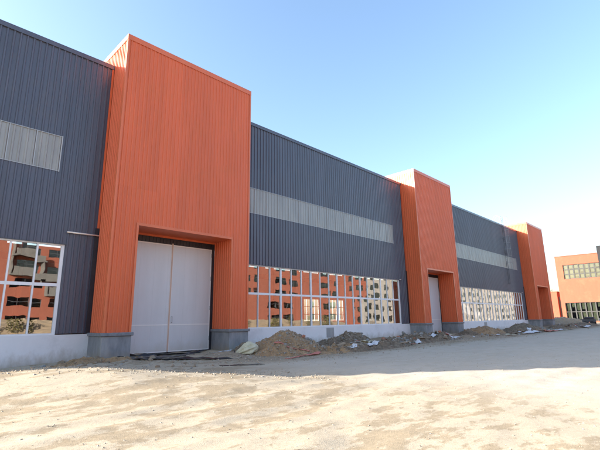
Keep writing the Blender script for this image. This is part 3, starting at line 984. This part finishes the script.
sheet('cardboard_scrap', (17.0, -6.1), 0.8, 0.3, 0.1, M['brick'], 'orange brown scrap beside the bright white sheet', 'scrap', 0.04, 0.12, 15)
sheet('white_sheet', (38.5, -6.6), 4.0, 0.5, 0.0, M['rag_white'], 'long white sheet strip below the heaps beyond the second tower', 'plastic sheet', 0.08, 0.16, 16, (40, 10))
sheet('red_netting', (44.5, -6.8), 4.0, 0.5, 0.03, M['rag_red'], 'pinkish strip lying before the broad dark heap', 'netting', 0.06, 0.12, 17, (40, 10))
sheet('white_sheet', (49.5, -6.4), 4.0, 0.5, 0.05, M['rag_white'], 'pale sheet strip lying before the third tower', 'plastic sheet', 0.06, 0.14, 18, (40, 10))
sheet('white_sheet', (64.0, -6.2), 4.0, 0.6, 0.0, M['rag_white'], 'pale sheet on the rubble beyond the third tower', 'plastic sheet', 0.1, 0.2, 19, (40, 10))

for i in range(22):
    x = random.uniform(9.5, 26.5)
    sheet('litter_scrap', (x, -5.2 + random.gauss(0, 0.55)), random.uniform(0.25, 0.6), random.uniform(0.12, 0.3), random.uniform(0, 3.1),
          M[random.choice(('rag_white', 'rag_white', 'sack', 'brick', 'timber', 'rag_red'))],
          'small litter scrap among the rubble before the middle window', 'litter', 0.04, 0.16, 30 + i, (12, 6), 'litter scraps before the middle window')
for i in range(16):
    x = random.uniform(29, 62)
    sheet('litter_scrap', (x, -5.9 + random.gauss(0, 0.5)), random.uniform(0.5, 1.2), random.uniform(0.2, 0.4), random.uniform(-0.5, 0.5),
          M[random.choice(('rag_white', 'rag_white', 'sack', 'timber', 'rag_red'))],
          'litter scrap on the rubble beyond the second tower', 'litter', 0.05, 0.2, 60 + i, (12, 6), 'litter scraps beyond the second tower')

# the sack: a slumped bag with a tied mouth
import bmesh
bm = bmesh.new()
bmesh.ops.create_icosphere(bm, subdivisions=4, radius=1.0)
for v in bm.verts:
    x, y, z = v.co
    t = (x + 1) / 2
    fat = 0.30 + 0.75 * sstep(0.0, 0.75, t) * (1 - 0.35 * sstep(0.8, 1.0, t))
    n_ = float(fbm(x * 2.2 + 5, (y + z) * 2.2, 4))
    fold = 0.06 * math.sin(9 * math.atan2(z, y) + 3 * x)
    n2 = abs(float(fbm(x * 3.1 + 2, y * 3.1 + z * 2.3, 5)))
    v.co = Vector((x * 0.72, y * fat * (0.38 + fold) * (1 - 0.35 * n2), max(-0.42, z) * fat * (0.42 + fold) * (1 - 0.5 * n2) + 0.10 * n_))
me = bpy.data.meshes.new('sack')
bm.to_mesh(me)
bm.free()
me.materials.append(M['sack'])
me.polygons.foreach_set('use_smooth', [True] * len(me.polygons))
sk = bpy.data.objects.new('sack', me)
sk.location = (5.85, -3.6, gh(5.85, -3.6) + 0.14)
sk.scale = (0.88, 0.88, 0.85)
sk.rotation_euler = (0.1, -0.22, R(-38))
COL.objects.link(sk)
tag(sk, 'slumped pale yellow woven sack beside the first tower plinth', 'sack')
tie = MB()
ring = [(-0.58 * 1.0, 0.14 * math.cos(t), 0.03 + 0.13 * math.sin(t)) for t in np.linspace(0, 2 * math.pi, 13)]
tie.path(ring, 0.02, 6)
to = tie.build('tie_string', M['gasket'])
to.parent = sk

def plank(x, y, L, rot, label, mat='timber', w=0.16, t=0.05, lift=0.0, tilt=0.0):
    b = MB().box(-L / 2, L / 2, -w / 2, w / 2, 0, t)
    o = b.build('plank', M[mat])
    o.location = (x, y, top_z(x, y) + lift)
    o.rotation_euler = (random.uniform(-0.1, 0.1), tilt, rot)
    bevel(o, 0.008, 1)
    return tag(o, label, 'plank', 'loose planks on the rubble')
plank(19.4, -5.6, 2.0, 0.2, 'weathered plank on the long dark ridge beside the grey sheet', tilt=0.06)
plank(15.4, -6.2, 1.4, -0.3, 'short weathered plank between the dark heap and the white sheet', tilt=-0.1)
plank(22.9, -4.6, 1.8, 0.5, 'tilted plank near the second tower plinth', tilt=0.15, lift=0.05)
plank(36.0, -6.7, 3.0, 0.1, 'long plank at the front of the rounded heap beyond the second tower', lift=0.05)
plank(41.5, -6.4, 3.2, -0.1, 'long plank between white and pinkish strips', lift=0.06)
plank(54.0, -6.6, 3.5, 0.08, 'long plank on the ground short of the third tower', lift=0.06)
plank(57.5, -5.6, 2.8, 0.3, 'plank leaning on rubble by the third tower plinth', lift=0.1, tilt=0.1)

# hand cart covered by a dark tarp far to the right
ct = empty('hand_cart', (79.0, -3.9, gh(79, -3.9)), 'dark hand cart parked on the ground before the distant orange building', 'cart')
cx, cy, cz = ct.location
MB().box(cx - 0.6, cx + 0.6, cy - 0.9, cy + 0.9, cz + 0.55, cz + 1.05).build('cart_box', M['steel_dark'], ct)
tb = MB().path([(cx - 0.4, cy + 0.9, cz + 0.9), (cx - 0.4, cy + 1.6, cz + 1.15), (cx + 0.4, cy + 1.6, cz + 1.15), (cx + 0.4, cy + 0.9, cz + 0.9)], 0.03)
tb.build('push_bar', M['steel_dark'], ct)
for sy in (-0.5, 0.5):
    for sx in (-0.68, 0.68):
        MB().bar((cx + sx - 0.06, cy + sy, cz + 0.36), (cx + sx + 0.06, cy + sy, cz + 0.36), 0.36, n=20).build('wheel', M['gasket'], ct)
lo_ = []
b = MB()
for k in range(3):
    b.bar((cx - 0.35 + 0.3 * k, cy - 0.8, cz + 1.1 + 0.12 * (k % 2)), (cx - 0.3 + 0.28 * k, cy + 0.6, cz + 1.15 + 0.12 * (k % 2)), 0.17, 0.14, 10)
b.build('load', M['film'], ct)
st_ = MB().box(79.4, 80.4, -6.6, -5.3, gh(80, -6), gh(80, -6) + 0.7)
for k in range(4):
    st_.box(79.35, 80.45, -6.65, -5.25, gh(80, -6) + 0.7 + k * 0.12, gh(80, -6) + 0.78 + k * 0.12)
tag(st_.build('board_stack', M['rag_white'], None, False, (79.9, -6, gh(80, -6))), 'white stack of boards beside the dark hand cart', 'board stack')

# ------------------------------------------------------------------ other buildings
def window_grid(parent, plane_ax, at, a0, a1, z0, z1, n, rows, frame='steel_dark', face=-1, blinds=True, deep=0.35):
    """recessed window in a wall facing 'face' along plane_ax; one frame mesh with one child of panes"""
    fr, gl, bl = MB(), MB(), MB()
    def bx(mb, p0, p1, q0, q1, d0, d1):
        lo, hi = min(at - face * d0, at - face * d1), max(at - face * d0, at - face * d1)
        if plane_ax == 0:
            mb.box(lo, hi, p0, p1, q0, q1)
        else:
            mb.box(p0, p1, lo, hi, q0, q1)
    pw = (a1 - a0) / n
    ph = (z1 - z0) / rows
    rg_ = random.Random(int(abs(at * 7 + a0 * 13)))
    for i in range(n + 1):
        bx(fr, a0 + i * pw - 0.13, a0 + i * pw + 0.13, z0, z1, 0.15, deep)
    for j in range(rows + 1):
        for i in range(n):
            bx(fr, a0 + i * pw + 0.131, a0 + (i + 1) * pw - 0.131, z0 + j * ph - 0.1, z0 + j * ph + 0.1, 0.16, deep)
    o = fr.build('window', M[frame], parent)
    bx(gl, a0, a1, z0, z1, deep - 0.05, deep - 0.045)
    gl.build('pane', M['glass_far'], o)
    if blinds:
        for i in range(n):
            for j in range(rows):
                if rg_.random() < 0.92:
                    top = z0 + (j + 1) * ph - 0.1
                    bx(bl, a0 + i * pw + 0.16, a0 + (i + 1) * pw - 0.16 - 0.25 * rg_.random(), top - (ph - 0.2) * rg_.choice((0.5, 0.75, 0.9, 1.0)), top, deep + 0.02, deep + 0.03)
        bl.build('blind', M['curtain'], o)
    return o

XB = 120.0
far = empty('office_building', (XB + 6, -10, 0), 'pale orange building with two long window bands, seen end on at the far right', 'building')
YE = 9.3
wy0, wy1 = -16.5, 7.7
def wallrect(mb, y0, y1, z0, z1):
    mb.box(XB, XB + 0.35, y0, y1, z0, z1)
mb = MB()
wallrect(mb, -20, YE, -0.5, 0.3)
wallrect(mb, -20, YE, 4.95, 11.0)
wallrect(mb, -20, YE, 14.7, 17.0)
wallrect(mb, wy1 + 0.001, YE, 11.001, 14.699)
wallrect(mb, -20, wy0 - 0.001, 11.001, 14.699)
wallrect(mb, YE - 0.9, YE, 0.301, 4.949)
wallrect(mb, -20, -18, 0.301, 4.949)
mb.box(XB + 0.351, XB + 22, YE - 0.35, YE, -0.5, 17.0)
mb.box(XB + 0.351, XB + 22, -20, YE - 0.351, 16.2, 16.6)
mb.build('wall', M['brickface'], far)
MB().box(XB - 0.08, XB + 22, YE - 0.4, YE + 0.08, 17.001, 17.15).box(XB - 0.08, XB + 0.45, -20, YE - 0.401, 17.001, 17.15).build('coping', M['brickface'], far)
MB().box(XB + 5, XB + 5.2, -19.9, YE - 0.36, 0.3, 16.1).build('inner_wall', M['dark_room'], far)
MB().box(XB + 0.36, XB + 5, -19.9, YE - 0.36, 9.6, 10.0).build('floor', M['inner_wall'], far)
window_grid(far, 0, XB, wy0, wy1, 11.0, 14.7, 21, 3, 'dark_frame')
window_grid(far, 0, XB, -18, YE - 0.9, 0.3, 4.95, 24, 2, 'dark_frame')
tw = MB()
tw.box(XB - 3.0, XB - 0.001, -14, -0.75, 8.0, 18.4)
tw.build('grey_bay', M['greyface'], far)
MB().box(XB - 2.9, XB - 0.3, -13.8, -13.0, 0, 8.0).build('bay_pillar', M['greyface'], far)
window_grid(far, 0, XB - 3.0, -13, -2.0, 11.5, 14.5, 6, 1, deep=0.2, blinds=False)

bl2 = empty('low_annex', (132, 20, 0), 'low orange block in the gap right of the third tower', 'building')
mb = MB()
mb.box(130, 150, 12.3, 12.65, -0.5, 8.3)
mb.box(130, 130.35, 12.651, 30, -0.5, 8.3)
mb.box(130.351, 150, 12.651, 30, 7.8, 8.1)
mb.build('wall', M['brickface'], bl2)
MB().box(129.9, 150.1, 12.2, 12.7, 8.301, 8.5).box(129.9, 130.45, 12.701, 30, 8.301, 8.5).build('coping', M['redface'], bl2)
for k in range(5):
    fr = MB().box(131.2 + 3.2 * k, 132.6 + 3.2 * k, 12.22, 12.295, 1.0, 7.0)
    fr.build('window', M['steel_dark'], bl2)

# rows across the yard, behind the viewer: only their reflection in the glass is seen
def block(name, x0, x1, y, depth, h, storeys, mat, label, seed, balcony=True, room='dark_room'):
    rg_ = random.Random(seed)
    e = empty(name, ((x0 + x1) / 2, y - depth / 2, 0), label, 'building', 'buildings across the yard')
    sh = h / storeys
    wl = MB()
    wins = []
    nb = int((x1 - x0) / 4.2)
    bw_ = (x1 - x0) / nb
    for s in range(storeys):
        z0 = s * sh
        wl.box(x0, x1, y - 0.3, y, z0, z0 + 1.0)
        wl.box(x0, x1, y - 0.3, y, z0 + sh - 0.7, z0 + sh)
        for i in range(nb):
            a, b_ = x0 + i * bw_, x0 + (i + 1) * bw_
            if (i * 5 + seed) % 4 == 1:
                wl.box(a, b_, y - 0.3, y, z0 + 1.001, z0 + sh - 0.701)
                continue
            wl.box(a, a + 0.6, y - 0.3, y, z0 + 1.001, z0 + sh - 0.701)
            wl.box(b_ - 0.6, b_, y - 0.3, y, z0 + 1.001, z0 + sh - 0.701)
    wl.box(x0, x0 + 0.3, y - depth, y - 0.301, 0, h)
    wl.box(x1 - 0.3, x1, y - depth, y - 0.301, 0, h)
    wl.box(x0, x1, y - depth - 0.3, y - depth, 0, h)
    wl.box(x0 + 0.301, x1 - 0.301, y - depth + 0.01, y - 0.301, h - 0.5, h - 0.2)
    wl.build('wall', M[mat], e)
    MB().box(x0 + 0.31, x1 - 0.31, y - 3.2, y - 3.0, 0, h - 0.6).build('inner_wall', M[room], e)
    for s in range(storeys):
        z0 = s * sh
        for i in range(nb):
            a, b_ = x0 + i * bw_ + 0.6, x0 + (i + 1) * bw_ - 0.6
            if (i * 5 + seed) % 4 == 1:
                continue
            f = MB()
            for xx in (a, (a + b_) / 2 - 0.04, b_ - 0.08):
                f.box(xx, xx + 0.08, y - 0.22, y - 0.14, z0 + 1.0, z0 + sh - 0.7)
            f.box(a + 0.081, b_ - 0.081, y - 0.21, y - 0.15, z0 + sh - 1.4, z0 + sh - 1.32)
            w_ = f.build('window', M['steel_dark'], e)
            MB().box(a, b_, y - 0.20, y - 0.19, z0 + 1.0, z0 + sh - 0.7).build('pane', M['glass_far'], w_)
            if s > 0 and balcony and (i * 7 + s * 3 + seed) % 4 < 2:
                bm_ = MB().box(a - 0.9, b_ + 0.9, y + 0.001, y + 1.3, z0 - 0.2, z0 + 0.1)
                bm_.box(a - 0.6, b_ + 0.6, y + 1.2, y + 1.3, z0 + 0.101, z0 + 1.1)
                bm_.box(a - 0.9, a - 0.75, y + 0.002, y + 1.199, z0 + 0.101, z0 + sh - 0.25)
                bm_.build('balcony', M['balcony'], e)
    return e
block('red_building', -30, 44, -62, 12, 15.5, 5, 'redface', 'brick red five storey block across the yard, mirrored in the leftmost window', 1)
block('red_building', 52, 114, -66, 12, 17.0, 5, 'redface', 'brick red wide block across the yard, mirrored in the middle window', 2, False)
block('added_pale_block', 124, 290, -72, 14, 19.0, 5, 'paleface', 'pale cream five storey block added across the yard to mask yellow sky mirrored beyond the second tower', 3, False, 'inner_wall')  # added block: covers the yellow horizon sky in the window reflections

# bank added to hide bright sunlit ground in the reflections; shrubs mirrored too
heap('added_earth_bank', 20, -42, 62, 4.0, 2.0, M['soil_sand'], 'long earth bank added across the yard to hide bright ground mirrored in the windows', 'earth bank', seed=21, peak=0.5, lump=0.12, res=120)

def shrub(x, y, h, label, seed):
    rg_ = random.Random(seed)
    e = empty('shrub', (x, y, gh(x, y)), label, 'shrub', 'shrubs across the yard')
    st2 = MB()
    for k in range(7):
        a = rg_.uniform(0, 6.28)
        st2.bar((x, y, 0), (x + 0.5 * math.cos(a), y + 0.5 * math.sin(a), h * 0.8), 0.03, 0.012, 5)
    st2.build('stem', M['bark'], e)
    fb = MB()
    for k in range(420):
        a, r_, z = rg_.uniform(0, 6.28), rg_.random() ** 0.5 * h * 0.5, h * (0.15 + 0.85 * rg_.random())
        p = Vector((x + r_ * math.cos(a), y + r_ * math.sin(a), z))
        u = Vector((rg_.gauss(0, 1), rg_.gauss(0, 1), rg_.gauss(0, 1))).normalized() * 0.11
        w_ = u.orthogonal().normalized() * 0.06
        fb.quad(p - u, p + w_, p + u, p - w_)
    fb.build('leaves', M['leaf_dry'], e)
for k in range(16):
    shrub(-6 + k * 4.3 + random.uniform(-1, 1), -37.5 + random.uniform(-1.5, 1.5), random.uniform(1.3, 2.6), 'dry olive shrub before the added earth bank across the yard', k)

# ------------------------------------------------------------------ bare tree behind the far gap
def bare_tree(x, y, h, label, seed):
    rg_ = random.Random(seed)
    e = empty('bare_tree', (x, y, 0), label, 'tree', 'bare winter trees in the far gap')
    t = MB()
    br = MB()
    def grow(p, d, L, r, lev):
        q = p + d * L
        (t if lev == 0 else br).bar(p, q, r, r * 0.65, 6 if lev < 2 else 4)
        if lev >= 5:
            return
        for k in range(3 if lev < 4 else 2):
            ax = Vector((rg_.gauss(0, 1), rg_.gauss(0, 1), rg_.gauss(0, 0.5)))
            nd = (d + ax.normalized() * rg_.uniform(0.35, 0.75) + Vector((0, 0, 0.12))).normalized()
            grow(q - d * L * rg_.uniform(0, 0.25), nd, L * rg_.uniform(0.6, 0.8), r * 0.6, lev + 1)
    grow(Vector((x, y, -0.2)), Vector((0.02, 0.02, 1)).normalized(), h * 0.33, h * 0.022, 0)
    t.build('trunk', M['bark'], e)
    br.build('branches', M['bark'], e)
bare_tree(165, 21.0, 13.5, 'taller bare winter tree above the low orange block', 4)
bare_tree(172, 26.5, 12.0, 'shorter bare winter tree beside the third tower edge', 9)
